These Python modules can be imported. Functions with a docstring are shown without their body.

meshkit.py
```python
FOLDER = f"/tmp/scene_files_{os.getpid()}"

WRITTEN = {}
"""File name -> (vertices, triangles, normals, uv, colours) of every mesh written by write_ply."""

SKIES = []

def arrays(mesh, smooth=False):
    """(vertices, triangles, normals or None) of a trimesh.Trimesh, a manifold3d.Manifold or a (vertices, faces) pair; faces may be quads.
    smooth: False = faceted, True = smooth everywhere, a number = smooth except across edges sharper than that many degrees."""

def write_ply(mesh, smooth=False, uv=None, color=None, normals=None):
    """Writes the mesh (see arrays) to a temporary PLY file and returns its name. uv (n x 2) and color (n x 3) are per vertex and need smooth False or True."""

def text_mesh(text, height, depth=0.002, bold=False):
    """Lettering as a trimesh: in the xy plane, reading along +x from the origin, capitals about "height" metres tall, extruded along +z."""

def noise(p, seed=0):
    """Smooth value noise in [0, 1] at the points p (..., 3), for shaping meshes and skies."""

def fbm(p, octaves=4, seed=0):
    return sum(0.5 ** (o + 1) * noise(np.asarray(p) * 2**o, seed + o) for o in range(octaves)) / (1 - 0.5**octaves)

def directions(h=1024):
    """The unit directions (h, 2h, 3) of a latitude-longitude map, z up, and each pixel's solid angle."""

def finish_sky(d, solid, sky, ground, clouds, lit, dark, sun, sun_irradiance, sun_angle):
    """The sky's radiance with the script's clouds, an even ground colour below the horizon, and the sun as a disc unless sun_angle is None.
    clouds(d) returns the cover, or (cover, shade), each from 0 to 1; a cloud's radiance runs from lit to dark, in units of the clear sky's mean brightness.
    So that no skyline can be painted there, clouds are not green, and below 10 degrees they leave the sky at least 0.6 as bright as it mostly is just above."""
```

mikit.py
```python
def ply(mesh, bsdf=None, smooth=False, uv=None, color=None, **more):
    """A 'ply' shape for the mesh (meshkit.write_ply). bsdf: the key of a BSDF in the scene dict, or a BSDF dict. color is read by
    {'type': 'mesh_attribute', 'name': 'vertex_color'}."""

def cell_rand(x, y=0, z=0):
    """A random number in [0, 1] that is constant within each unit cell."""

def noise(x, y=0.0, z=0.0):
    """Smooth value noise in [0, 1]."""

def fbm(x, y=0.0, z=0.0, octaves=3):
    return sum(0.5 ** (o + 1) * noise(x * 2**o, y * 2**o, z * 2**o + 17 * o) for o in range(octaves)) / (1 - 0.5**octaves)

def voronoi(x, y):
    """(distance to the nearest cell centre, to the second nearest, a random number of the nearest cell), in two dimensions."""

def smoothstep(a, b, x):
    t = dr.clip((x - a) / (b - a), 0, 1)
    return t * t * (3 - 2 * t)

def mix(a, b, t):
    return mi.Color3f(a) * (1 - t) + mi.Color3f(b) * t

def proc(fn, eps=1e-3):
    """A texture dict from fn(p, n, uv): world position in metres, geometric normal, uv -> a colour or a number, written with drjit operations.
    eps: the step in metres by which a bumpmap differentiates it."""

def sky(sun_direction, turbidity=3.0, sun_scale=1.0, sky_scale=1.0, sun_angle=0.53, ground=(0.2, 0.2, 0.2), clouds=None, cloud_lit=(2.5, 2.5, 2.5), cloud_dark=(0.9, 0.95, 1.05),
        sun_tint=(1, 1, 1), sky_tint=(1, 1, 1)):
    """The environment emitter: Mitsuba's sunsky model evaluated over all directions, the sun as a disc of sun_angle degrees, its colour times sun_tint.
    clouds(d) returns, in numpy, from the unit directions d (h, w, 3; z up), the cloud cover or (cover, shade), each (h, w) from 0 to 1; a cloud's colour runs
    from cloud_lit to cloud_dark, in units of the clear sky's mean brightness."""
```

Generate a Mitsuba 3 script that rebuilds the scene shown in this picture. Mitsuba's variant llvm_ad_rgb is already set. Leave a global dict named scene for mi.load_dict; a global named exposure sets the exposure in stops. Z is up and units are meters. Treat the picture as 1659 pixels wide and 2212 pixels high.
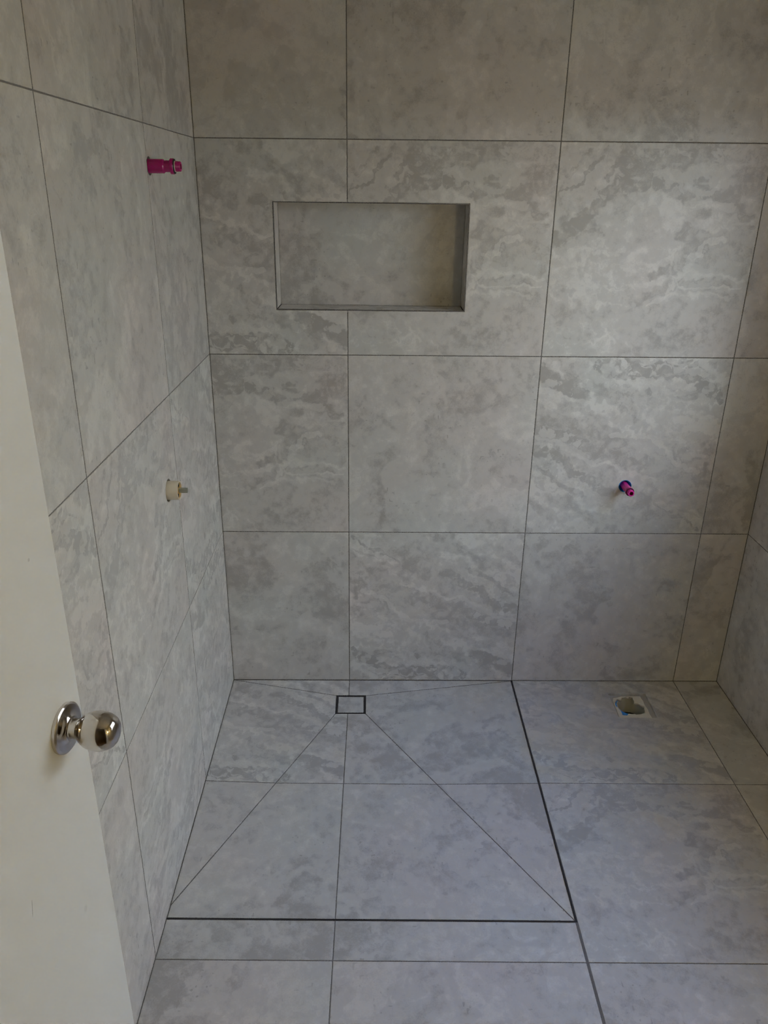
import math, random, numpy as np, trimesh, drjit as dr, mitsuba as mi, mikit, manifold3d as m3
from shapely.geometry import Polygon, Point, box as sbox
from shapely.geometry.polygon import orient

T = mi.ScalarTransform4f
scene, labels = {}, {}
rng = random.Random(7)

# ---------------------------------------------------------------- camera, sky, exposure
EYE = np.array([0.5208, -2.3935, 1.68])
FORWARD, UP = np.array([0.0106, 0.9225, -0.3858]), np.array([-0.0097, 0.3859, 0.9225])
scene['camera'] = {'type': 'perspective', 'fov': 2 * math.degrees(math.atan(829.5 / 1660.42)), 'fov_axis': 'x', 'near_clip': 0.01,
                   'to_world': T().look_at(origin=EYE.tolist(), target=(EYE + FORWARD).tolist(), up=UP.tolist())}
exposure = 0.37
def cover(d):
    """Thin bright haze, whiter towards the horizon, bluer overhead."""
    import meshkit
    el = np.degrees(np.arcsin(np.clip(d[..., 2], -1, 1)))
    t = np.clip((el - 28) / 22, 0, 1); t = t * t * (3 - 2 * t)
    n = meshkit.fbm(d * [4, 4, 9], 4, 3) - 0.5
    return np.clip(0.93 + 0.2 * n, 0, 1), np.clip(t + 0.3 * n, 0, 1)
scene['sky'] = mikit.sky([-0.6, 0.3, 0.75], turbidity=3.0, sun_scale=1e-4, sky_scale=80, ground=(0.130, 0.098, 0.060), clouds=cover,
                         cloud_lit=(1.22, 1.34, 1.50), cloud_dark=(0.64, 0.93, 1.70))
LAMP = (1.30, -2.24, 1.40)                                  # unseen bulb by the doorway, placed for the warm light and niche shadow
LAMP_RADIANCE = (182.0, 135.0, 53.0)
HALL_RADIANCE = (60.0, 40.0, 16.0)

# ---------------------------------------------------------------- room measures (metres)
SX, SKEW, SY = 0.0043, -0.0089, -0.0077                     # fall of the floor, skew of the left wall, drift of the floor joints
J0, J1, J2, R = 0.4293, 1.0317, 1.6348, 1.7975              # tile joints along the back wall, right wall
ZC, ZB, ZA, ZT = 0.6015, 1.2046, 1.8097, 2.4127             # tile courses and ceiling
Y1, Y2, YE = -0.5276, -1.1245, -1.0139                      # floor joints, front edge of the shower
YF, HALL = -2.36, -4.9                                      # front wall, far end of the hall
GAP, DEEP = 0.0013, 0.0007                                  # half a joint, depth of the grout
def xl(y): return SKEW * y
def row(y0): return lambda x: y0 + SY * x

# bands of the two veined tile prints: polyline in tile units, half width, strength (negative: pale)
PRINT_A = [([(0.152,0.988),(0.108,0.934),(0.055,0.879),(0.011,0.849)],0.0097,0.6),([(0.144,0.967),(0.105,0.91),(0.028,0.818)],0.0083,0.35),([(0.228,0.989),(0.201,0.935),(0.161,0.886),(0.12,0.837),(0.057,0.797),(0.007,0.763)],0.011,0.75),([(0.372,0.993),(0.317,0.966),(0.284,0.912),(0.255,0.875),(0.226,0.844)],0.0138,0.8),([(0.369,0.972),(0.484,0.955),(0.615,0.962),(0.734,0.969)],0.0586,0.75),([(0.749,0.957),(0.846,0.97),(0.948,0.959)],0.0414,0.5),([(0.931,0.911),(0.939,0.801)],0.0345,0.5),([(0.318,0.906),(0.414,0.888)],0.0414,0.8),([(0.294,0.833),(0.41,0.821),(0.451,0.864)],0.0379,0.95),([(0.303,0.82),(0.229,0.764),(0.181,0.714),(0.12,0.657),(0.044,0.606),(-0.0,0.567)],0.0331,0.95),([(0.282,0.771),(0.343,0.722),(0.315,0.678)],0.031,0.6),([(0.49,0.828),(0.574,0.804),(0.647,0.768),(0.748,0.772),(0.863,0.776)],0.0331,0.8),([(0.69,0.817),(0.692,0.814)],0.0317,0.8),([(0.553,0.723),(0.59,0.705),(0.568,0.667)],0.0759,-1),([(0.686,0.737),(0.857,0.732)],0.0276,-0.7),([(0.031,0.529),(0.103,0.562),(0.162,0.588),(0.215,0.601)],0.0248,0.5),([(0.227,0.504),(0.318,0.498)],0.0276,0.35),([(0.64,0.604),(0.742,0.573),(0.695,0.521),(0.66,0.481)],0.0428,0.75),([(0.695,0.687),(0.747,0.7)],0.0179,0.6),([(0.887,0.679),(0.963,0.676)],0.0152,0.7),([(0.895,0.638),(0.984,0.638)],0.0138,0.7),([(0.781,0.502),(0.845,0.535),(0.933,0.47)],0.069,0.55),([(0.929,0.6),(0.964,0.451)],0.0483,0.55),([(0.531,0.411),(0.632,0.438)],0.0234,0.75),([(0.491,0.307),(0.577,0.342),(0.629,0.365)],0.0248,0.65),([(0.648,0.379),(0.781,0.38),(0.909,0.371)],0.0179,0.75),([(0.662,0.339),(0.817,0.337),(0.947,0.321)],0.0083,0.5),([(0.725,0.424),(0.804,0.413),(0.903,0.407),(0.978,0.378)],0.0097,-1),([(0.643,0.369),(0.666,0.354),(0.784,0.362),(0.856,0.352),(0.962,0.35)],0.0076,-1),([(0.679,0.319),(0.791,0.324),(0.936,0.304)],0.0062,-0.7),([(0.845,0.573),(0.758,0.557),(0.724,0.514),(0.704,0.468),(0.661,0.429),(0.631,0.375),(0.583,0.301),(0.533,0.26)],0.0207,-1),([(0.462,0.361),(0.55,0.382)],0.0193,-0.8),([(0.298,0.326),(0.384,0.314),(0.459,0.28)],0.0379,0.4),([(0.13,0.127),(0.203,0.114)],0.0345,0.3),([(0.257,0.373),(0.324,0.34),(0.409,0.337)],0.0083,-0.8),([(0.093,0.529),(0.154,0.543),(0.233,0.511),(0.289,0.511),(0.355,0.531)],0.0124,-0.7),([(0.471,0.773),(0.462,0.741)],0.0207,-0.8),([(0.462,0.877),(0.534,0.886),(0.581,0.847),(0.608,0.804)],0.0166,-0.7),([(0.637,0.829),(0.678,0.786),(0.751,0.793),(0.763,0.842)],0.0152,-0.6)]
PRINT_B = [([(0.291,0.986),(0.386,0.921),(0.507,0.895),(0.548,0.913),(0.659,0.903),(0.733,0.895),(0.844,0.881),(0.927,0.829),(0.99,0.766)],0.015,0.9),([(0.323,0.964),(0.542,0.95),(0.759,0.958),(0.83,0.921)],0.0414,'net'),([(0.869,0.862),(0.952,0.811)],0.0301,'net'),([(0.014,0.927),(0.085,0.872),(0.177,0.835),(0.233,0.794)],0.0414,0.9),([(0.249,0.846),(0.377,0.828),(0.429,0.817)],0.0226,0.5),([(0.149,0.894),(0.201,0.883)],0.0226,0.4),([(0.398,0.887),(0.554,0.873),(0.7,0.873),(0.812,0.855)],0.0256,-0.8),([(0.285,0.913),(0.364,0.869)],0.0301,-0.5),([(0.452,0.757),(0.524,0.719),(0.433,0.681)],0.0451,0.6),([(0.418,0.794),(0.563,0.81)],0.0301,0.4),([(0.687,0.674),(0.74,0.62)],0.0414,0.4),([(0.75,0.788),(0.843,0.803)],0.0165,0.6),([(0.052,0.61),(0.16,0.579),(0.263,0.54),(0.339,0.469)],0.0256,'net'),([(0.023,0.68),(0.135,0.672),(0.258,0.642)],0.0301,0.25),([(0.013,0.492),(0.102,0.476),(0.184,0.428),(0.23,0.355),(0.301,0.339),(0.376,0.29),(0.443,0.249)],0.0226,0.95),([(0.014,0.403),(0.09,0.371),(0.149,0.322),(0.201,0.269),(0.297,0.236)],0.0165,0.75),([(0.376,0.477),(0.526,0.437),(0.585,0.397),(0.641,0.43)],0.0346,0.7),([(0.665,0.478),(0.692,0.446)],0.0226,0.3),([(0.8,0.486),(0.893,0.47),(0.946,0.518)],0.0639,0.8),([(0.837,0.581),(0.921,0.573)],0.0301,0.6),([(0.7,0.349),(0.838,0.349)],0.0241,0.6),([(0.41,0.572),(0.518,0.602),(0.634,0.58),(0.719,0.518),(0.77,0.438),(0.85,0.41),(0.911,0.366)],0.0195,-0.9),([(0.345,0.421),(0.405,0.429),(0.503,0.381),(0.614,0.353),(0.68,0.324)],0.015,-0.85),([(0.008,0.839),(0.107,0.801),(0.214,0.771),(0.352,0.734)],0.0195,-0.7),([(0.017,0.579),(0.118,0.548),(0.232,0.476),(0.33,0.421)],0.0195,-0.6),([(0.081,0.464),(0.189,0.38),(0.252,0.29),(0.318,0.257)],0.0105,-0.6),([(0.622,0.25),(0.68,0.225),(0.752,0.158),(0.837,0.116),(0.912,0.09),(0.954,0.03),(0.985,0.011)],0.0098,0.9),([(0.813,0.166),(0.897,0.133),(0.982,0.095)],0.0068,0.6),([(0.904,0.374),(0.893,0.349),(0.916,0.329),(0.929,0.354),(0.904,0.374)],0.0053,0.6),([(0.035,0.129),(0.121,0.044)],0.0602,0.3),([(0.512,0.08),(0.662,0.132)],0.0602,0.3)]

# ---------------------------------------------------------------- materials
def catmull(a): return a
def seg_field(s, t, pts):
    best = mi.Float(9.0)
    for (ax, ay), (bx, by) in zip(pts[:-1], pts[1:]):
        ex, ey = bx - ax, by - ay
        L = max(ex * ex + ey * ey, 1e-6)
        h = dr.clip(((s - ax) * ex + (t - ay) * ey) / L, 0, 1)
        best = dr.minimum(best, dr.square(s - ax - h * ex) + dr.square(t - ay - h * ey))
    return dr.sqrt(best)

LIGHT, MID, DARK = (0.545, 0.529, 0.487), (0.450, 0.436, 0.400), (0.325, 0.312, 0.282)

def tint(c, s, t):
    k = mikit.fbm(s * 2.3 + 9, t * 2.3 + 4, octaves=3) - 0.5
    return c * mi.Color3f(1 + 0.08 * k, 1 - 0.03 * k, 1 - 0.04 * k)

def grain(s, t):
    g = mikit.fbm(s * 30, t * 30, octaves=4) - 0.5
    f = mikit.noise(s * 230, t * 230) - 0.5
    h = mikit.smoothstep(0.47, 0.53, mikit.fbm(s * 15 + 1.2 * g, t * 17 + 1.2 * g + 3, octaves=4)) - 0.5
    return 0.52 * g + 0.14 * f + 0.10 * h

def clouds(p, n, uv):
    s, t = uv.x, uv.y
    wx, wy = mikit.fbm(s * 4 + 3, t * 4 + 7, octaves=5) - 0.5, mikit.fbm(s * 4 + 31, t * 4 + 13, octaves=5) - 0.5
    a = mikit.fbm(s * 2.6 + 1.1 * wx, t * 2.6 + 1.1 * wy, octaves=4)
    b = mikit.fbm(s * 7 + 3.0 * wx + 5, t * 7 + 3.0 * wy, octaves=5)
    crisp = mikit.smoothstep(0.505, 0.535, b + 0.35 * (a - 0.5))
    ring = mikit.smoothstep(0.022, 0.0, dr.abs(mikit.fbm(s * 6 + 4 * wy, t * 6 + 4 * wx + 8, octaves=5) - 0.53)) * mikit.smoothstep(0.5, 0.62, a)
    v = 0.49 + 0.95 * (a - 0.5) + 0.55 * (b - 0.5) + 0.13 * (crisp - 0.5) + grain(s, t) * 0.95 - 0.12 * ring
    speck = mikit.smoothstep(0.885, 0.93, mikit.noise(s * 75 + 11, t * 75)) * mikit.smoothstep(0.55, 0.7, mikit.noise(s * 9, t * 9 + 40))
    v = dr.clip(v, 0, 1) - 0.35 * speck
    c = mikit.mix(DARK, MID, mikit.smoothstep(0.0, 0.5, v))
    return tint(mikit.mix(c, LIGHT, mikit.smoothstep(0.5, 1.05, v)), s, t)

def veined(bands, seed, lean, strength):
    def fn(p, n, uv):
        s0, t0 = uv.x, uv.y
        wx = mikit.fbm(s0 * 12 + seed, t0 * 12, octaves=3) - 0.5
        wy = mikit.fbm(s0 * 12 + 40, t0 * 12 + seed, octaves=3) - 0.5
        fx = mikit.fbm(s0 * 42 + seed, t0 * 42 + 3, octaves=3) - 0.5
        fy = mikit.fbm(s0 * 42 + 7, t0 * 42 + seed, octaves=3) - 0.5
        s, t = s0 + 0.040 * wx + 0.034 * fx, t0 + 0.040 * wy + 0.034 * fy
        rag = 0.50 + 1.0 * mikit.fbm(s0 * 20 + 5, t0 * 20 + seed, octaves=4)
        net = mikit.smoothstep(0.465, 0.515, mikit.fbm(s0 * 24 + 2.5 * wx, t0 * 28 + 2.5 * wy, octaves=4))
        a = mikit.fbm(s0 * 3.2 + 1.2 * wx + seed, t0 * 3.8 + 1.2 * wy, octaves=4)
        flow = mikit.fbm(s0 * 3.2 + 1.8 * wx + 0.8 * fx, (t0 + lean * s0) * 11 + 1.8 * wy + 1.2 * fy + seed, octaves=4)
        edges = mikit.smoothstep(0.016, 0.003, dr.abs(flow - 0.50)) * mikit.smoothstep(0.42, 0.60, a)
        step = mikit.smoothstep(0.475, 0.535, flow)
        v = 0.60 + 0.55 * (a - 0.5) + strength * (flow - 0.5) + 0.20 * strength * (step - 0.5) - 0.09 * edges
        down, up, line = mi.Float(0), mi.Float(0), mi.Float(0)
        for pts, w, k in bands:
            pale = k != 'net' and k < 0
            w = max(w * (0.75 if pale else 1.15 if w > 0.015 else 0.8), 0.0052)
            d = seg_field(s, t, pts) / rag
            m = 1 - mikit.smoothstep(w * 0.70, w * 1.05, d)
            if not pale and w > 0.015: line = dr.maximum(line, 1 - mikit.smoothstep(0.0, 0.0045, dr.abs(d - w * 0.93)))
            if k == 'net':
                down = dr.maximum(down, 0.9 * m * net)
                up = dr.maximum(up, 0.45 * m * (1 - net))
            elif pale: up = dr.maximum(up, -0.85 * k * m)
            else: down = dr.maximum(down, k * m)
        hole = mikit.smoothstep(0.60, 0.66, mikit.fbm(s0 * 30 + 3 * wx, t0 * 30 + 9, octaves=3))
        down = down * (1 - 0.6 * hole) * dr.clip(0.80 + 1.5 * (mikit.fbm(s0 * 9 + 2 * wx, t0 * 11 + 2 * wy + 31, octaves=4) - 0.38), 0.45, 1)
        v = v * (1 - down) + 0.06 * down
        v = v * (1 - 0.85 * up) + 0.90 * 0.85 * up - 0.10 * line + grain(s0, t0) * 0.9
        c = mikit.mix(DARK, MID, mikit.smoothstep(0.0, 0.5, v))
        return tint(mikit.mix(c, LIGHT, mikit.smoothstep(0.5, 1.0, v)), s0 + seed, t0)
    return fn

def tile_mat(fn):
    return {'type': 'twosided', 'm': {'type': 'principled', 'base_color': mikit.proc(fn), 'roughness': 0.42, 'specular': 0.45}}
scene['tile_cloudy'] = tile_mat(clouds)
scene['tile_banded'] = tile_mat(veined(PRINT_A, 3.0, 0.15, 0.60))
scene['tile_streaked'] = tile_mat(veined(PRINT_B, 11.0, 0.50, 0.85))

def plain(c, rough=0.5, spec=0.5, metal=0.0, **k):
    return {'type': 'twosided', 'm': {'type': 'principled', 'base_color': {'type': 'rgb', 'value': list(c)}, 'roughness': rough, 'specular': spec, **({'metallic': metal} if metal else {}), **k}}
scene['grout'] = plain((0.135, 0.128, 0.116), 0.9, 0.1)
scene['white_paint'] = plain((0.78, 0.77, 0.74), 0.55, 0.3)
scene['ceiling_grey'] = plain((0.52, 0.50, 0.45), 0.8, 0.2)  # dim grey for the unseen ceiling, so it bounces less light
scene['cream_paint'] = plain((0.62, 0.57, 0.48), 0.7, 0.2)
scene['timber'] = plain((0.28, 0.17, 0.09), 0.5, 0.4)
scene['black_metal'] = plain((0.012, 0.012, 0.014), 0.45, 0.5)
scene['dark_metal'] = plain((0.09, 0.088, 0.085), 0.4, 0.5)
scene['chrome'] = plain((0.56, 0.52, 0.47), 0.07, 0.5, 1.0)
scene['brass'] = plain((0.90, 0.62, 0.20), 0.30, 0.5, 1.0)
scene['magenta_plastic'] = plain((0.30, 0.002, 0.105), 0.2, 0.5)
scene['cream_plastic'] = plain((0.62, 0.56, 0.43), 0.4, 0.4)
scene['grey_plastic'] = plain((0.22, 0.24, 0.21), 0.4, 0.4)
scene['black_rubber'] = plain((0.015, 0.012, 0.014), 0.6, 0.4)
scene['thread_tape'] = plain((0.72, 0.66, 0.66), 0.7, 0.2)
scene['blue_membrane'] = plain((0.018, 0.19, 0.48), 0.25, 0.5)
scene['adhesive'] = plain((0.62, 0.60, 0.53), 0.9, 0.1)
scene['mortar'] = plain((0.34, 0.32, 0.27), 0.9, 0.1)
scene['pit_shade'] = plain((0.05, 0.05, 0.045), 0.9, 0.1)  # near-black standing in for the deep shade inside the waste hole
scene['pvc'] = plain((0.66, 0.68, 0.62), 0.4, 0.4)
scene['alu_white'] = plain((0.75, 0.75, 0.75), 0.4, 0.4)
scene['glass'] = {'type': 'thindielectric'}
def door_paint(p, n, uv):
    a, b = uv.x, uv.y
    k = mikit.noise(a * 1.6, b * 1.1) - 0.5
    mark = mikit.smoothstep(0.0011, 0.0004, dr.abs(a - 0.6493 - 0.21 * (b - 0.884))) * mikit.smoothstep(0.013, 0.007, dr.abs(b - 0.884))
    spot = mikit.smoothstep(0.006, 0.002, dr.sqrt(dr.square(a - 0.750) + dr.square((b - 0.765) * 0.7)))
    chip = mikit.smoothstep(0.003, 0.001, dr.sqrt(dr.square(a - 0.7656) + dr.square(b - 1.290)))
    return mi.Color3f(0.610, 0.632, 0.630) * (1 + 0.03 * k) * (1 - 0.38 * mark - 0.10 * spot - 0.25 * chip)
scene['door_paint'] = {'type': 'twosided', 'm': {'type': 'principled', 'base_color': mikit.proc(door_paint), 'roughness': 0.42, 'specular': 0.4}}

# ---------------------------------------------------------------- helpers
used = {}
def key_for(name):
    n = used.get(name, 0); used[name] = n + 1
    return name if n == 0 else f'{name}_{n:03d}'
def obj(name, mesh, mat, parent=None, smooth=False, uv=None, **more):
    k = key_for((parent + '__' if parent else '') + name)
    scene[k] = mikit.ply(mesh, mat, smooth=smooth, uv=uv, **more)
    return k
def struct(k, label): labels[k] = {'label': label, 'kind': 'structure'}
def tag(k, label, cat): labels[k] = {'label': label, 'category': cat}
def part(k, label): labels[k] = {'label': label}

def inset_ring(r, d):
    r = np.asarray(r, float); n = len(r)
    out = np.zeros_like(r)
    for i in range(n):
        a, b, c = r[i - 1], r[i], r[(i + 1) % n]
        e1, e2 = (b - a) / np.linalg.norm(b - a), (c - b) / np.linalg.norm(c - b)
        n1, n2 = np.array([-e1[1], e1[0]]), np.array([-e2[1], e2[0]])
        m = n1 + n2
        out[i] = b + m * d / max(0.35, 0.5 * (m @ m))
    return out

def slab(poly, at, thick=0.008, chamfer=0.0007, uvf=None):
    """Solid tile from a polygon (u, v): at(u, v, h) gives the point at height h above the face."""
    poly = orient(poly, 1.0)
    rings = [np.array(poly.exterior.coords)[:-1]] + [np.array(i.coords)[:-1] for i in poly.interiors]
    V, F, U = [], [], []
    def add(pts, h):
        i0 = len(V)
        V.extend(at(u, v, h) for u, v in pts)
        U.extend(uvf(u, v) if uvf else (u, v) for u, v in pts)
        return i0
    top = [inset_ring(r, chamfer) for r in rings]
    tv, tf = trimesh.creation.triangulate_polygon(Polygon(top[0], top[1:]), engine='earcut')
    i0 = add(tv, 0.0)
    for f in tf:
        a, b, c = tv[f[0]], tv[f[1]], tv[f[2]]
        if (b[0] - a[0]) * (c[1] - a[1]) - (b[1] - a[1]) * (c[0] - a[0]) < 0: f = f[::-1]
        F.append([i0 + f[0], i0 + f[1], i0 + f[2]])
    for r, t in zip(rings, top):
        n = len(r)
        la = [add(t, 0.0), add(r, -chamfer)], [add(r, -chamfer), add(r, -thick)]
        for lo, hi in ((la[0][1], la[0][0]), (la[1][1], la[1][0])):
            for i in range(n):
                j = (i + 1) % n
                F += [[lo + i, lo + j, hi + j], [lo + i, hi + j, hi + i]]
    bv, bf = trimesh.creation.triangulate_polygon(poly, engine='earcut')
    i0 = add(bv, -thick)
    for f in bf:
        a, b, c = bv[f[0]], bv[f[1]], bv[f[2]]
        if (b[0] - a[0]) * (c[1] - a[1]) - (b[1] - a[1]) * (c[0] - a[0]) > 0: f = f[::-1]
        F.append([i0 + f[0], i0 + f[1], i0 + f[2]])
    return (np.array(V), np.array(F)), np.array(U)

def print_uv(u0, v0, turned=False, size=0.6):
    def f(u, v):
        s, t = (u - u0) / size, (v - v0) / size
        return (1 - s, 1 - t) if turned else (s, t)
    return f
def cloud_uv():
    a, b, q = rng.uniform(2, 40), rng.uniform(2, 40), rng.choice([0, 1, 2, 3])
    def f(u, v):
        s, t = u / 0.6, v / 0.6
        s, t = [(s, t), (t, -s), (-s, -t), (-t, s)][q]
        return (s + a, t + b)
    return f
def quad(x0, x1, y0, y1): return Polygon([(x0, y0), (x1, y0), (x1, y1), (x0, y1)])
def shrink(p, d=GAP): return p.buffer(-d, join_style=2)

def box(a, b):
    a, b = np.minimum(a, b), np.maximum(a, b)
    return trimesh.creation.box(extents=np.array(b) - a, transform=trimesh.transformations.translation_matrix((np.array(a) + b) / 2.0))
def join(*m): return trimesh.util.concatenate(list(m))
def to_tri(m):
    q = m.to_mesh()
    return trimesh.Trimesh(q.vert_properties[:, :3], q.tri_verts, process=False)
def mbox(a, b):
    a, b = np.minimum(a, b), np.maximum(a, b)
    return m3.Manifold.cube((np.array(b) - a).tolist()).translate(np.array(a).tolist())
def mcyl(c, axis, r, length):
    m = m3.Manifold.cylinder(length, r, r, 48)
    m = m.rotate({'x': [0, 90, 0], 'y': [-90, 0, 0], 'z': [0, 0, 0]}[axis])
    return m.translate(list(c))
def lathe(profile, n=56):
    """Profile of (radius, height) turned about z."""
    return trimesh.creation.revolve(np.array(profile, float), sections=n)
def frame_to(origin, axis, ref=(0, 0, 1)):
    z = np.array(axis, float); z /= np.linalg.norm(z)
    x = np.cross(ref, z); x /= np.linalg.norm(x)
    M = np.eye(4); M[:3, 0], M[:3, 1], M[:3, 2], M[:3, 3] = x, np.cross(z, x), z, origin
    return M
def placed(m, M): m = m.copy(); m.apply_transform(M); return m
def rounded_box(a, b, r=0.002):
    a, b = np.minimum(a, b).astype(float), np.maximum(a, b).astype(float)
    pts = [m3.Manifold.sphere(r, 12).translate([x, y, z]) for x in (a[0] + r, b[0] - r) for y in (a[1] + r, b[1] - r) for z in (a[2] + r, b[2] - r)]
    return to_tri(m3.Manifold.batch_hull(pts))

# ---------------------------------------------------------------- back wall with its niche
NX0, NX1, NZ0, NZ1, ND = 0.2145, 0.7838, 1.3430, 1.6462, 0.115
PLUG_BACK, PLUG_LEFT, MIXER = np.array([1.3506, 0, 0.7812]), np.array([0.0045, -0.4983, 1.7239]), np.array([0.0054, -0.6066, 0.9857])
wall = mbox([-0.12, DEEP, -0.15], [1.95, 0.16, 2.5]) - mbox([NX0 - 0.009, -0.1, NZ0 - 0.009], [NX1 + 0.009, ND + 0.009, NZ1 + 0.009]) - mcyl([1.3506, -0.01, 0.7812], 'y', 0.0225, 0.075)
obj('wall_back', to_tri(wall), 'grout')
struct('wall_back', 'far wall of the wet room, clad in large grey stone-look tiles with a recessed niche')
def on_back(u, v, h): return (u, -h, v + SX * u)
niche_hole = quad(NX0 - 0.0015, NX1 + 0.0015, NZ0 - 0.0015 - SX * 0.5, NZ1 + 0.0015 - SX * 0.5)
plug_hole = Point(PLUG_BACK[0], PLUG_BACK[2] - SX * PLUG_BACK[0]).buffer(0.0205, 12)
B, S, C = 'tile_banded', 'tile_streaked', 'tile_cloudy'
xs, zs = [0.0, J0, J1, J2, R], [0.0, ZC, ZB, ZA, ZT]
looks = {(1, 0): (S, J0, 0, True), (0, 1): (B, J0 - 0.6, ZC, False), (2, 1): (S, J1, ZC, False), (0, 2): (S, J0 - 0.6, ZB, True), (1, 2): (B, J0, ZB, False), (2, 2): (B, J1, ZB, False)}
for j in range(4):
    for i in range(4):
        p = shrink(quad(xs[i], xs[i + 1], zs[j], zs[j + 1])).difference(niche_hole)
        if (i, j) == (2, 1): p = p.difference(plug_hole)
        mat, uvf = C, cloud_uv()
        if (i, j) in looks:
            mat, u0, v0, turned = looks[(i, j)]; uvf = print_uv(u0, v0, turned)
        m, uv = slab(p, on_back, uvf=uvf)
        obj('tile', m, mat, 'wall_back', uv=uv)
# niche: back tile, four lining tiles mitred at the corners, four thin metal edge trims
W = 'wall_back__niche'
def nz(z, x): return z
m, uv = slab(quad(NX0, NX1, NZ0, NZ1), lambda u, v, h: (u, ND - h, v), uvf=cloud_uv()); obj('back_tile', m, C, W, uv=uv)
g = 0.0012
m, uv = slab(quad(NX0 + g, NX1 - g, 0.004, ND - g), lambda u, v, h: (u, v, NZ0 + h), uvf=cloud_uv()); obj('lining_tile', m, C, W, uv=uv)
m, uv = slab(quad(NX0 + g, NX1 - g, -ND + g, -0.004), lambda u, v, h: (u, -v, NZ1 - h), uvf=cloud_uv()); obj('lining_tile', m, C, W, uv=uv)
m, uv = slab(quad(0.004, ND - g, NZ0 + g, NZ1 - g), lambda u, v, h: (NX0 + h, u, v), uvf=cloud_uv()); obj('lining_tile', m, C, W, uv=uv)
m, uv = slab(quad(-ND + g, -0.004, NZ0 + g, NZ1 - g), lambda u, v, h: (NX1 - h, -u, v), uvf=cloud_uv()); obj('lining_tile', m, C, W, uv=uv)
t = 0.0026
def edge_trim(pa): obj('edge_trim', pa, 'dark_metal', W)
edge_trim(box((NX0 - t / 2, -0.0004, NZ0 - t / 2), (NX1 + t / 2, 0.0042, NZ0 + t / 2)))
edge_trim(box((NX0 - t / 2, -0.0004, NZ1 - t / 2), (NX1 + t / 2, 0.0042, NZ1 + t / 2)))
edge_trim(box((NX0 - t / 2, -0.0004, NZ0 + t / 2), (NX0 + t / 2, 0.0042, NZ1 - t / 2)))
edge_trim(box((NX1 - t / 2, -0.0004, NZ0 + t / 2), (NX1 + t / 2, 0.0042, NZ1 - t / 2)))

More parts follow.
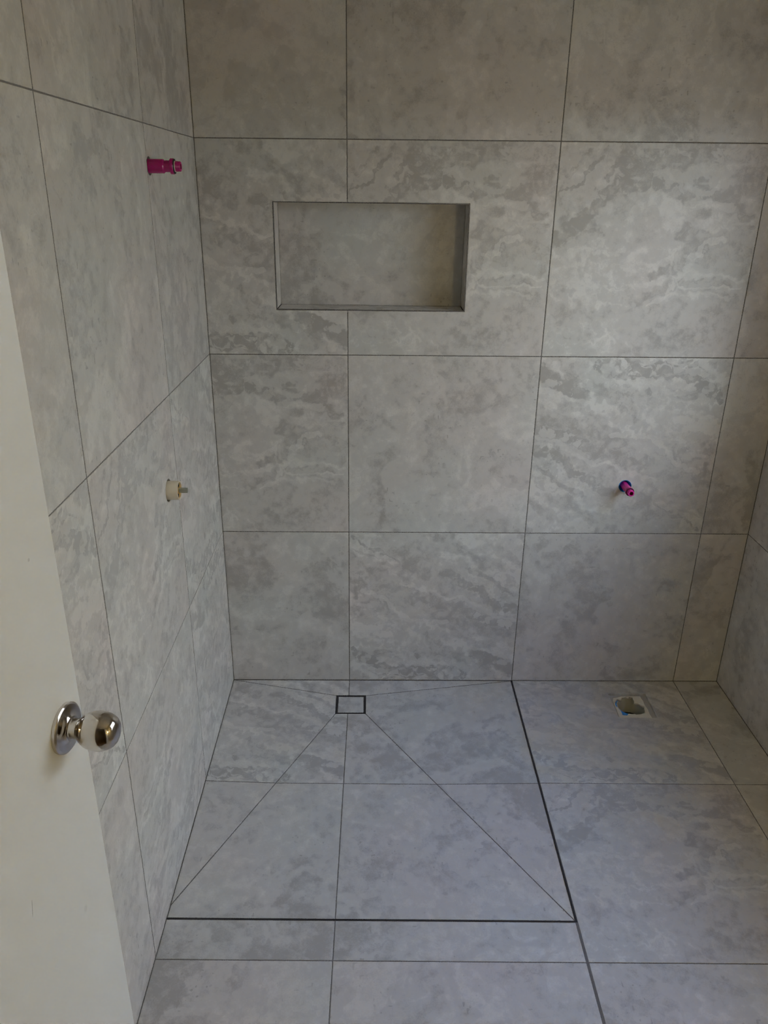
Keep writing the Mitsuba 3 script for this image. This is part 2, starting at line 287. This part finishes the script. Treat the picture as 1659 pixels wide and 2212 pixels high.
# ---------------------------------------------------------------- left wall
ang = math.degrees(math.atan(-SKEW))
lw = mbox([-0.16, YF - 0.2, -0.15], [-DEEP, 0.12, 2.5]) - mcyl([-0.08, -0.4983, 1.7239], 'x', 0.0225, 0.1) - mcyl([-0.08, -0.6066, 0.9857], 'x', 0.032, 0.1)
lw = to_tri(lw); lw.vertices[:, 0] += SKEW * lw.vertices[:, 1]
obj('wall_left', lw, 'grout')
struct('wall_left', 'left wall of the wet room, clad in large grey stone-look tiles, shower outlet and mixer body on it')
def on_left(u, v, h): return (SKEW * u + h, u, v)
ya, yb = -0.5151, -1.1133
def cell(y0b, y0t, y1b, y1t, z0, z1): return Polygon([(y0b, z0), (y1b, z0), (y1t, z1), (y0t, z1)])
lz = [0.0, ZC, ZB, ZA, ZT]
jb = [[-0.520, -0.5153, -0.5155, -0.5154, -0.491], [-1.117, -1.1136, -1.1145, -1.1058, -1.085]]   # the two upright joints, course by course
holes_left = {2: [], 3: []}
cut_out = Point(-0.4983, 1.7239).buffer(0.0195, 12)
cut_mix = Point(-0.6066, 0.9857).buffer(0.0285, 14)
lk = {(0, 1): (S, -0.515, ZC, True), (1, 1): (B, -1.113, ZC, False), (2, 1): (S, -1.113 - 0.6, ZC, False), (1, 0): (B, -1.113, 0.0, True), (0, 0): (S, -0.515, 0.0, False)}
for j in range(4):
    edges = [(0.0, 0.0), (jb[0][j], jb[0][j + 1]), (jb[1][j], jb[1][j + 1]), (jb[1][j] - 0.603, jb[1][j + 1] - 0.603), (YF, YF)]
    for i in range(4):
        (rb, rt), (lb, lt) = edges[i], edges[i + 1]
        w = 0.0009
        p = shrink(cell(lb + w, lt + w, rb - w * (i > 0), rt - w * (i > 0), lz[j], lz[j + 1])).difference(cut_out).difference(cut_mix)
        mat, uvf = C, cloud_uv()
        if (i, j) in lk:
            mat, u0, v0, turned = lk[(i, j)]; uvf = print_uv(u0, v0, turned)
        m, uv = slab(p, on_left, uvf=uvf)
        obj('tile', m, mat, 'wall_left', uv=uv)

# ---------------------------------------------------------------- right wall with the window
WY0, WY1, WZ0, WZ1, WT = -1.55, -0.42, 0.96, 1.95, 0.13  # unseen window, position and size tuned for the daylight it lets in
rw = mbox([R + DEEP, YF - 0.2, -0.15], [R + WT, 0.12, 2.5]) - mbox([R - 0.1, WY0, WZ0], [R + 0.5, WY1, WZ1])
obj('wall_right', to_tri(rw), 'grout')
struct('wall_right', 'right wall of the wet room, clad in grey stone-look tiles, seen edge-on and in shade')
def on_right(u, v, h): return (R - h, -u, v + SX * R)
ux = [0.0, 0.585, 1.188, 1.791, -YF]
win = quad(-WY1, -WY0, WZ0 - 0.01, WZ1)
for j in range(4):
    for i in range(4):
        p = shrink(quad(ux[i], ux[i + 1], zs[j], zs[j + 1])).difference(win)
        for q in getattr(p, 'geoms', [p]):
            if q.area > 1e-4:
                m, uv = slab(q, on_right, uvf=cloud_uv())
                obj('tile', m, C, 'wall_right', uv=uv)
x0, x1 = R - 0.004, R + WT
reveal = join(box((x0, WY0, WZ0), (x1, WY1, WZ0 + 0.012)), box((x0, WY0, WZ1 - 0.012), (x1, WY1, WZ1)), box((x0, WY0, WZ0 + 0.012), (x1, WY0 + 0.012, WZ1 - 0.012)), box((x0, WY1 - 0.012, WZ0 + 0.012), (x1, WY1, WZ1 - 0.012)))
obj('window_1', reveal, 'white_paint')
struct('window_1', 'window in the right wall with white reveals, out of view, placed to light the room')
fy0, fy1, fz0, fz1, fx = WY0 + 0.012, WY1 - 0.012, WZ0 + 0.012, WZ1 - 0.012, R + WT - 0.05
def frame(y0, y1, z0, z1, w, xa, xb):
    return join(box((xa, y0, z0), (xb, y1, z0 + w)), box((xa, y0, z1 - w), (xb, y1, z1)), box((xa, y0, z0 + w), (xb, y0 + w, z1 - w)), box((xa, y1 - w, z0 + w), (xb, y1, z1 - w)))
obj('frame', frame(fy0, fy1, fz0, fz1, 0.032, fx, fx + 0.045), 'alu_white', 'window_1')
obj('pane', (np.array([[fx + 0.02, fy0 + 0.03, fz0 + 0.03], [fx + 0.02, fy1 - 0.03, fz0 + 0.03], [fx + 0.02, fy1 - 0.03, fz1 - 0.03], [fx + 0.02, fy0 + 0.03, fz1 - 0.03]]), np.array([[0, 2, 1], [0, 3, 2]])), 'glass', 'window_1')

# ---------------------------------------------------------------- floor: flat tiles, then the sunk shower falling to its drain
DROP, RIM = 0.0135, 0.0015
DR = [(0.3855, -0.0778), (0.4903, -0.0771), (0.4906, -0.1804), (0.3867, -0.181)]       # drain frame, seen from above, from the far left corner on
DRAIN = Polygon(DR)
XT0, XT1 = J1 - 0.0026, J1 + 0.0016                                                     # the black edge trims
ytf, ytn = row(YE + 0.0022), row(YE - 0.0022)
def bed(f): return lambda u, v, h: (u, v, f(u, v) + h)
flat = lambda x, y: SX * x
LB, LF, RB, RF = (0.0, 0.0), (xl(-0.975), -0.975), (XT0, 0.0), (XT0, ytf(XT0))
LF2 = (xl(ytf(0)), ytf(0))
def plane(pts):
    A = np.array([[x, y, 1] for x, y, _ in pts]); k = np.linalg.lstsq(A, np.array([z for *_, z in pts]), rcond=None)[0]
    return lambda x, y: k[0] * x + k[1] * y + k[2]
rim = lambda p: (p[0], p[1], SX * p[0] - RIM)
low = lambda p: (p[0], p[1], SX * p[0] - DROP)
facets = [(Polygon([LB, RB, DR[1], DR[0]]), plane([rim(LB), rim(RB), low(DR[0]), low(DR[1])])),
          (Polygon([LB, DR[0], DR[3], LF]), plane([rim(LB), rim(LF), low(DR[0]), low(DR[3])])),
          (Polygon([LF, DR[3], DR[2], RF, LF2]), plane([rim(LF2), rim(RF), low(DR[2]), low(DR[3])])),
          (Polygon([RF, DR[2], DR[1], RB]), plane([rim(RF), rim(RB), low(DR[2]), low(DR[1])]))]
far = -2.46
WX, WY, WS = (1.3700, 1.5055), (-0.2166, -0.0785), 0.138                                # square hole cut for the waste pipe
waste_cut = quad(WX[0], WX[1] + 0.0, WY[0], WY[1])
region = Polygon([(xl(far) - 0.1, far), (R + 0.1, far), (R + 0.1, 0.1), (-0.1, 0.1)]).difference(Polygon([(-0.02, 0.0), (XT1, 0.0), (XT1, ytn(XT1)), (-0.02, ytn(0))])).difference(quad(WX[0] - 0.004, WX[1] + 0.004, WY[0] - 0.004, WY[1] + 0.004))
base = [trimesh.Trimesh(*slab(region, lambda u, v, h: (u, v, SX * u - DEEP + h), thick=0.15, chamfer=1e-5)[0], process=False)]
whole = Polygon([(-0.02, 0.02), (XT1 + 0.001, 0.02), (XT1 + 0.001, ytn(XT1) - 0.001), (-0.02, ytn(0) - 0.001)])
for fp, fz in facets:
    base.append(trimesh.Trimesh(*slab(fp.buffer(0.0003, join_style=2).difference(DRAIN.buffer(0.004)), lambda u, v, h: (u, v, fz(u, v) - DEEP + h), thick=0.12, chamfer=1e-5)[0], process=False))
base.append(box((0.30, -0.26, -0.135), (0.58, 0.0, -0.06)))
base.append(box((1.25, -0.32, -0.30), (1.62, 0.04, -0.16)))
obj('floor', join(*base), 'grout')
struct('floor', 'wet room floor of large grey stone-look tiles with a shower area cut on diagonals to its drain')
cols = [(None, J0), (J0, XT0), (XT1, J2), (J2, R)]
def strip(i, ya_, yb_):
    """Polygon between the joints ya_ (near) and yb_ (far), functions of x, in column i."""
    a, b = cols[i]
    if a is None: return Polygon([(xl(ya_(0)), ya_(0)), (b, ya_(b)), (b, yb_(b)), (xl(yb_(0)), yb_(0))])
    return Polygon([(a, ya_(a)), (b, ya_(b)), (b, yb_(b)), (a, yb_(a))])
zero, last = (lambda x: 0.0), (lambda x: YF + 0.0)
fl = {(0, 0): (S, J0 - 0.6, Y1, True), (2, 0): (S, J1, Y1 - 0.008, True), (2, 1): (B, J1, Y2 - 0.004, False)}
def floor_tile(p, f, look):
    mat, uvf = look
    for q in getattr(p, 'geoms', [p]):
        if q.area > 2e-5:
            m, uv = slab(q, bed(f), uvf=uvf); obj('tile', m, mat, 'floor', uv=uv)
for i in range(4):
    for j, (n_, f_) in enumerate([(row(Y1), zero), (row(Y2), row(Y1)), (row(Y2 - 0.6), row(Y2)), (row(Y2 - 1.2), row(Y2 - 0.6))]):
        if j == 3: n_ = last
        mat, uvf = C, cloud_uv()
        if (i, j) in fl:
            mat, u0, v0, turned = fl[(i, j)]; uvf = print_uv(u0, v0, turned)
        p = strip(i, n_, f_)
        if i < 2 and j < 2:                                         # in the shower: one piece of the tile on each facet
            near = n_ if j == 0 else ytf
            inside = shrink(strip(i, near, f_), GAP)
            for fp, fz in facets:
                floor_tile(inside.intersection(shrink(fp, GAP)).difference(DRAIN.buffer(0.0016, join_style=2)), fz, (mat, uvf))
            if j == 1: floor_tile(shrink(strip(i, n_, ytn)), flat, (mat, uvf))
        else:
            floor_tile(shrink(p).difference(waste_cut), flat, (mat, uvf))
# black edge trims round the shower
tr = slab(Polygon([(XT0, 0.0), (XT0, ytn(XT0)), (XT1, ytn(XT1)), (XT1, 0.0)]), lambda u, v, h: (u, v, SX * u + 0.0003 + h), thick=0.02, chamfer=0.0004)[0]
obj('trim_1', tr, 'black_metal'); struct('trim_1', 'black metal edge strip on the right side of the sunk shower floor')
tr = slab(Polygon([(xl(ytn(0)), ytn(0)), (XT0, ytn(XT0)), (XT0, ytf(XT0)), (xl(ytf(0)), ytf(0))]), lambda u, v, h: (u, v, SX * u + 0.0003 + h), thick=0.02, chamfer=0.0004)[0]
obj('trim_2', tr, 'black_metal'); struct('trim_2', 'black metal edge strip along the front of the sunk shower floor')

# ---------------------------------------------------------------- shower drain
c0 = np.mean(DR, 0)
outer = Polygon(DR)
IN = Polygon([(0.3930, -0.0849), (0.4832, -0.0852), (0.4843, -0.1745), (0.3935, -0.1752)])
k = 'shower_drain'
zd = lambda x, y: SX * x - DROP
ring = outer.buffer(0.0012, join_style=2).difference(outer.buffer(-0.0012, join_style=2))
obj('frame', slab(ring, bed(lambda x, y: zd(x, y) + 0.0002), thick=0.03, chamfer=0.0003)[0], 'black_metal', k)
obj('tray', slab(outer.buffer(0.0005, join_style=2), bed(lambda x, y: zd(x, y) - 0.016), thick=0.012, chamfer=0.0003)[0], 'black_metal', k)
chan = outer.buffer(-0.0012, join_style=2).difference(IN.buffer(0.0006, join_style=2))
obj('channel', slab(chan, bed(lambda x, y: zd(x, y) - 0.0006), thick=0.02, chamfer=0.0002)[0], 'black_metal', k)  # black fill closing the slot, its dark put into the colour
m, uv = slab(IN, bed(zd), thick=0.0155, uvf=cloud_uv()); obj('tile_insert', m, C, k, uv=uv)
tag(k, 'small square floor drain with a black frame round a grey tile insert', 'floor drain')
part(k + '__tile_insert', 'grey stone-look tile insert')

# ---------------------------------------------------------------- waste pipe in the broken square hole
k = 'waste_pipe'
hole_edge = [(1.3974, -0.1014), (1.4071, -0.1117), (1.4146, -0.0954), (1.428, -0.0902), (1.4602, -0.0921), (1.4534, -0.1247), (1.4649, -0.1266), (1.4705, -0.1347), (1.4828, -0.1439), (1.4707, -0.1847), (1.4625, -0.1862), (1.4548, -0.1904), (1.438, -0.1933), (1.4344, -0.1877), (1.4183, -0.1886), (1.4120, -0.187), (1.405, -0.1976), (1.3896, -0.1963), (1.3894, -0.1696), (1.3808, -0.1468), (1.382, -0.1236)]
import meshkit
def rough(m, amp, f):
    v = m[0]; v[:, 2] += amp * (np.array([meshkit.noise(np.array([q[0] * f, q[1] * f, 0.0])) for q in v]) - 0.5)
    return m
def ragged(pts, step, amp):
    r, out = random.Random(5), []
    for a, b in zip(pts, pts[1:] + pts[:1]):
        n = max(1, int(math.dist(a, b) / step))
        for i in range(n): out.append((a[0] + (b[0] - a[0]) * i / n + r.uniform(-amp, amp) * (i > 0), a[1] + (b[1] - a[1]) * i / n + r.uniform(-amp, amp) * (i > 0)))
    return Polygon(out).buffer(0)
hole = ragged(hole_edge, 0.0045, 0.0016)
top_bed = Polygon([(WX[0] + 0.003, WY[0] + 0.001), (1.428, WY[0] + 0.003), (1.452, WY[0] + 0.001), (1.4885, WY[0] + 0.002), (1.4860, -0.190), (1.4880, -0.165), (1.4850, -0.140), (1.4870, -0.112), (1.4840, -0.0885), (1.455, -0.0865), (1.434, -0.0875), (1.412, -0.0900), (1.399, -0.0960), (1.384, -0.0985), (1.3790, -0.112), (1.3775, -0.135), (1.3765, -0.170), (1.3745, -0.200)])
obj('adhesive_bed', rough(slab(top_bed.difference(hole), bed(lambda x, y: SX * x - 0.0045), thick=0.006, chamfer=0.0008)[0], 0.0020, 110), 'adhesive', k); part(k + '__adhesive_bed', 'broken cream tile adhesive with a jagged opening')
sq = quad(WX[0] - 0.002, WX[1] + 0.002, WY[0] - 0.002, WY[1] + 0.002)
obj('mortar', slab(sq.difference(hole), bed(lambda x, y: SX * x - 0.0085), thick=0.005, chamfer=0.0005)[0], 'mortar', k); part(k + '__mortar', 'grey mortar under the adhesive')
pc = (1.441, -0.132)
patch = sq.difference(Point(*pc).buffer(0.0515, 24)).intersection(quad(1.36, 1.423, -0.22, -0.07))
obj('membrane', slab(patch, bed(lambda x, y: SX * x - 0.0138), thick=0.004, chamfer=0.0005)[0], 'blue_membrane', k); part(k + '__membrane', 'blue waterproof membrane')
obj('shade_pit', slab(sq.buffer(0.001).difference(Point(*pc).buffer(0.0515, 24)), bed(lambda x, y: SX * x - 0.030), thick=0.005, chamfer=0.0005)[0], 'pit_shade', k)
pp = lathe([(0.0515, -0.060), (0.0515, 0.0), (0.0485, 0.0), (0.0485, -0.060), (0.0515, -0.060)], 64)
obj('shade_bore', placed(lathe([(0.0535, -0.150), (0.0535, -0.058), (0.0520, -0.058), (0.0520, -0.148), (0.0, -0.148), (0.0, -0.150), (0.0535, -0.150)], 48), trimesh.transformations.translation_matrix((pc[0], pc[1], -0.011))), 'pit_shade', k, smooth=40)  # dark lining below the socket, shade put into its colour
cut = pp.vertices
cut[:, 2] -= np.where(cut[:, 2] > -0.05, 0.016 * np.clip((-cut[:, 1] - 0.02) / 0.03, 0, 1), 0)      # the near lip is broken away
obj('socket', placed(pp, trimesh.transformations.translation_matrix((pc[0], pc[1], -0.011))), 'pvc', k, smooth=40); part(k + '__socket', 'pale grey plastic pipe')
obj('shard', slab(Polygon([(1.4540, -0.094), (1.4548, -0.119), (1.4630, -0.1225), (1.4800, -0.1400), (1.4840, -0.120), (1.4760, -0.100)]), bed(lambda x, y: SX * x - 0.0035), thick=0.003, chamfer=0.0005)[0], 'adhesive', k)
tag(k, 'open waste pipe in a broken square hole in the floor tile near the far wall', 'pipe')

# ---------------------------------------------------------------- magenta pipe plugs
def make_plug(name, M, label, slim=False):
    P = lambda pr: lathe(pr)
    k, rb, rn = name, (0.0118 if slim else 0.0150), (0.0112 if slim else 0.0122)
    body = P([(0, -0.03), (rb, -0.03), (rb, 0.031), (rb - 0.0004, 0.0325), (rn + 0.0003, 0.0345), (rn, 0.0355), (rn, 0.049), (0, 0.049)])
    obj('body', placed(body, M), 'pink_plastic' if slim else 'magenta_plastic', k, smooth=30)
    rib = lambda a: placed(rounded_box((rb - 0.0007, -0.001, 0.003), (rb + 0.0007, 0.001, 0.0305), 0.0006), M @ trimesh.transformations.rotation_matrix(math.radians(a), [0, 0, 1]))
    for a in (35, 125, 215, 305): obj('rib', rib(a), 'pink_plastic' if slim else 'magenta_plastic', k)
    rc = 0.0140 if slim else 0.0166
    collar = P([(rn - 0.0005, 0.0480), (rc - 0.0008, 0.0480), (rc, 0.0488), (rc, 0.0548), (rc - 0.0008, 0.0556), (rn - 0.0005, 0.0556), (rn - 0.0005, 0.0480)])
    obj('collar', placed(collar, M), 'magenta_plastic', k, smooth=30)  # darker than the slim body: there the shading is in the colour
    if slim:
        obj('washer', placed(P([(0.0098, 0.0554), (rc - 0.0007, 0.0554), (rc - 0.0007, 0.0566), (0.0098, 0.0566), (0.0098, 0.0554)]), M), 'wine_ring', k, smooth=30)  # slim plug has no washer, just a dark ring over the collar front
    else:
        obj('washer', placed(P([(0.0105, 0.0554), (0.0152, 0.0554), (0.0157, 0.0562), (0.0152, 0.0578), (0.0105, 0.0578), (0.0105, 0.0554)]), M), 'black_rubber', k, smooth=30)
        obj('thread_tape', placed(P([(0.0100, 0.0575), (0.0117, 0.0576), (0.0115, 0.0594), (0.0100, 0.0596), (0.0100, 0.0575)]), M), 'thread_tape', k, smooth=30)
        part(k + '__thread_tape', 'pale thread seal tape')
    rt = 0.0103 if slim else 0.0109
    pts = [(0, 0.052), (rt, 0.052), (rt, 0.060)]
    for i in range(4): pts += [(rt, 0.0605 + 0.0022 * i), (rt - 0.0004, 0.0610 + 0.0022 * i), (rt - 0.0004, 0.0616 + 0.0022 * i), (rt, 0.0621 + 0.0022 * i)]
    pts += [(rt - 0.0003, 0.0696), (rt - 0.0013, 0.0710), (0.0068, 0.0710), (0.0062, 0.0704), (0.0060, 0.0600), (0, 0.0600)]
    obj('tip', placed(P(pts), M), 'pink_plastic' if slim else 'magenta_plastic', k, smooth=25)
    obj('socket', placed(P([(0.0064, 0.0600), (0.0062, 0.0698), (0.0056, 0.0698), (0.0054, 0.0602), (0.0, 0.0602), (0.0, 0.0600), (0.0064, 0.0600)]), M), 'wine_plastic', k, smooth=25)
    part(k + '__washer', 'dark ring, a rubber washer on the outlet plug')
    part(k + '__socket', 'dark red hollow in the end')
    tag(k, label, 'pipe plug')
    return k
scene['pink_plastic'] = plain((0.50, 0.018, 0.22), 0.3, 0.5)
scene['wine_plastic'] = plain((0.10, 0.001, 0.015), 0.5, 0.3)
scene['wine_ring'] = plain((0.035, 0.004, 0.018), 0.5, 0.3)
k = make_plug('shower_outlet_plug', frame_to(PLUG_LEFT, (1, -SKEW, 0)), 'magenta plastic plug on the shower outlet, high on the left wall')
cup = lambda r0, r1, dep: lathe([(r0, 0.0), (r0, -dep), (r1, -dep - 0.001), (r1, -0.001), (r0, 0.0)])
obj('sleeve', placed(lathe([(0.0158, -0.05), (0.0158, -0.002), (0.0193, 0.0004), (0.0197, 0.0), (0.0197, -0.05), (0.0158, -0.05)]), frame_to(PLUG_LEFT, (1, -SKEW, 0))), 'dark_metal', k, smooth=30); part(k + '__sleeve', 'dark ring round the hole')  # dark ring filling the gap between plug and tile
Mb = frame_to(PLUG_BACK, (0, -1, 0))
k = make_plug('water_inlet_plug', Mb, 'magenta plastic plug in a blue-lined hole, low on the far wall', True)
collar = lathe([(0.0122, -0.045), (0.0150, -0.014), (0.0196, 0.0008), (0.0209, 0.0012), (0.0213, 0.0002), (0.0213, -0.045), (0.0122, -0.045)])
v = collar.vertices; a = np.arctan2(v[:, 1], v[:, 0]); v[:, 2] += np.where(v[:, 2] > -0.02, 0.0008 * np.sin(3 * a) + 0.0005 * np.sin(7 * a + 1), 0)
obj('membrane', placed(collar, Mb), 'blue_membrane', k, smooth=40); part(k + '__membrane', 'dark blue membrane lining of the hole')

# ---------------------------------------------------------------- mixer body
k, M = 'mixer_body', frame_to(MIXER, (1, -SKEW, 0))
obj('sleeve', placed(lathe([(0.0195, -0.04), (0.0237, -0.04), (0.0237, 0.0268), (0.0231, 0.0276), (0.0212, 0.0276), (0.0206, 0.0268), (0.0205, 0.012), (0.0195, -0.04)]), M), 'cream_plastic', k, smooth=30); part(k + '__sleeve', 'cream plastic dust sleeve')
obj('cartridge', placed(lathe([(0, -0.03), (0.0203, -0.03), (0.0203, 0.0240), (0.0196, 0.0250), (0.0150, 0.0250), (0.0140, 0.0225), (0.0100, 0.0225), (0.0095, 0.0250), (0, 0.0250)]), M), 'brass', k, smooth=30); part(k + '__cartridge', 'brass cartridge ring')
for a in (65, 250):
    obj('slot', placed(trimesh.creation.box(extents=(0.009, 0.0055, 0.006)), M @ trimesh.transformations.rotation_matrix(math.radians(a), [0, 0, 1]) @ trimesh.transformations.translation_matrix((0.0125, 0, 0.0222))), 'black_rubber', k)
sp = rounded_box((-0.0040, -0.0058, 0.020), (0.0040, 0.0058, 0.0475), 0.0012)
obj('spindle', placed(sp, M @ trimesh.transformations.rotation_matrix(math.radians(8), [0, 0, 1])), 'grey_plastic', k, smooth=35); part(k + '__spindle', 'grey green plastic spindle')
tag(k, 'round cream mixer body with a brass ring and grey spindle on the left wall', 'shower mixer')

# ---------------------------------------------------------------- open door on the left
TH = math.radians(7.0)
ax, nx = np.array([math.sin(TH), math.cos(TH), 0]), np.array([math.cos(TH), -math.sin(TH), 0])
rose = np.array([0.1308, -1.6013, 1.0494])
EDGE = 0.0440
DW, DH, DT = 0.82, 2.03, 0.036
hinge = rose + ax * (EDGE - DW); hinge[2] = 0.0
def on_door(u, v, h): return hinge + ax * u + nx * h + np.array([0, 0, v])
m, uv = slab(quad(0, DW, 0.012, DH), on_door, thick=DT, chamfer=0.0015)
obj('door_1', m, 'door_paint', uv=uv)
struct('door_1', 'plain white painted door standing open at the left, with a round chrome knob')
Mk = frame_to(rose, nx)
obj('knob', placed(lathe([(0.0155, 0.0005), (0.0155, 0.006), (0.0135, 0.009), (0.0128, 0.012), (0.0128, 0.0195), (0.0136, 0.0215), (0.0160, 0.0226), (0.0190, 0.0262), (0.0216, 0.0305), (0.0236, 0.0355), (0.0247, 0.0410), (0.0250, 0.0455), (0.0247, 0.0505), (0.0236, 0.0555), (0.0216, 0.0605), (0.0188, 0.0645), (0.0155, 0.0675), (0.0115, 0.0692), (0.0060, 0.0700), (0, 0.0702)], 96), Mk), 'chrome', 'door_1', smooth=50)
part('door_1__knob', 'round polished chrome door knob')
obj('rose', placed(lathe([(0.0, 0.0), (0.0325, 0.0), (0.0330, 0.0015), (0.0328, 0.0042), (0.0310, 0.0056), (0.0290, 0.0060), (0.0235, 0.0064), (0.0185, 0.0078), (0.0165, 0.0098), (0.0150, 0.0104), (0.0, 0.0104)], 96), Mk), 'chrome', 'door_1__knob', smooth=35)
pin = lathe([(0, -0.001), (0.0022, -0.001), (0.0022, 0.0012), (0.0016, 0.0018), (0, 0.0018)], 20)
q = np.array([math.sin(0.5), -math.cos(0.5)])
obj('release_pin', placed(pin, Mk @ trimesh.transformations.translation_matrix((0.004, -0.0246, 0.0455)) @ trimesh.transformations.rotation_matrix(math.pi / 2, [1, 0, 0])), 'chrome', 'door_1__knob', smooth=35)

# ---------------------------------------------------------------- unseen wall outside the window, placed to block the low sky
scene['blocker_coat'] = plain((0.66, 0.59, 0.46), 0.8, 0.2)  # cream tone also sends warm light back through the window
obj('wall_unseen_blocker', join(box((3.62, -4.5, -0.3), (3.80, 3.5, 1.74)), box((3.59, -4.5, 1.74), (3.83, 3.5, 1.80))), 'blocker_coat')
struct('wall_unseen_blocker', 'unseen cream wall outside the window, placed to block the low sky')

# ---------------------------------------------------------------- front wall, ceiling and the hall behind the camera
dx0, dx1, dh = hinge[0] - 0.005, hinge[0] + 0.86, 2.06
fw = mbox([-0.12, YF - 0.1, -0.15], [1.95, YF, 2.5]) - mbox([dx0, YF - 0.3, -0.002], [dx1, YF + 0.1, dh])
scene['front_wall_grey'] = plain((0.42, 0.40, 0.36), 0.7, 0.3)  # unseen front wall kept grey to cut the bounced light
obj('wall_front', to_tri(fw), 'front_wall_grey'); struct('wall_front', 'wall with the doorway behind the camera, outside the frame')
obj('ceiling', box((-0.2, YF - 0.1, ZT + 0.012), (R + WT, 0.16, 2.52)), 'ceiling_grey'); struct('ceiling', 'ceiling of the wet room, outside the frame, grey to bounce less light')
obj('floor_hall', box((-1.0, HALL, -0.15), (2.3, YF - 0.1, -0.001)), 'timber'); struct('floor_hall', 'hall floor behind the camera')
hw = join(box((-1.0, HALL - 0.1, -0.1), (2.3, HALL, 2.5)), box((-1.1, HALL, -0.1), (-1.0, YF - 0.1, 2.5)), box((2.3, HALL, -0.1), (2.4, YF - 0.1, 2.5)), box((-1.0, YF - 0.1, -0.1), (-0.12, YF, 2.5)), box((1.95, YF - 0.1, -0.1), (2.3, YF, 2.5)))
obj('wall_hall', hw, 'cream_paint'); struct('wall_hall', 'hall walls behind the camera')
obj('ceiling_hall', box((-1.1, HALL - 0.1, 2.42), (2.4, YF - 0.1, 2.52)), 'white_paint'); struct('ceiling_hall', 'hall ceiling behind the camera')
k = 'unseen_wall_lamp'
ML = frame_to((LAMP[0], YF, LAMP[2]), (0, 1, 0))
obj('holder', placed(lathe([(0, 0), (0.042, 0), (0.045, 0.003), (0.043, 0.012), (0.024, 0.018), (0.022, 0.055), (0, 0.055)]), ML), 'cream_plastic', k, smooth=30)
bulb = placed(lathe([(0.013, 0.05), (0.014, 0.066), (0.022, 0.083), (0.029, 0.102), (0.030, 0.116), (0.026, 0.133), (0.015, 0.144), (0, 0.147)], 32), ML)
obj('bulb', bulb, 'white_paint', k, smooth=60, emitter={'type': 'area', 'radiance': {'type': 'rgb', 'value': list(LAMP_RADIANCE)}})
tag(k, 'unseen bulb behind the camera, placed for the warm light and the sharp niche shadow', 'wall lamp')
k = 'unseen_downlight'  # unseen hall lamp, placed for the yellow glint on the knob
MD = frame_to((-0.35, -4.4, 2.42), (0, 0, -1), (0, 1, 0))
obj('trim_ring', placed(lathe([(0.036, 0.0), (0.046, 0.0), (0.045, 0.004), (0.037, 0.005), (0.036, 0.0)]), MD), 'alu_white', k, smooth=30)
obj('diffuser', placed(lathe([(0.036, 0.001), (0.036, 0.0028), (0, 0.0030)], 32), MD), 'white_paint', k, emitter={'type': 'area', 'radiance': {'type': 'rgb', 'value': list(HALL_RADIANCE)}})
tag(k, 'small warm downlight in the hall ceiling, out of view, placed to glint on the knob', 'ceiling light')
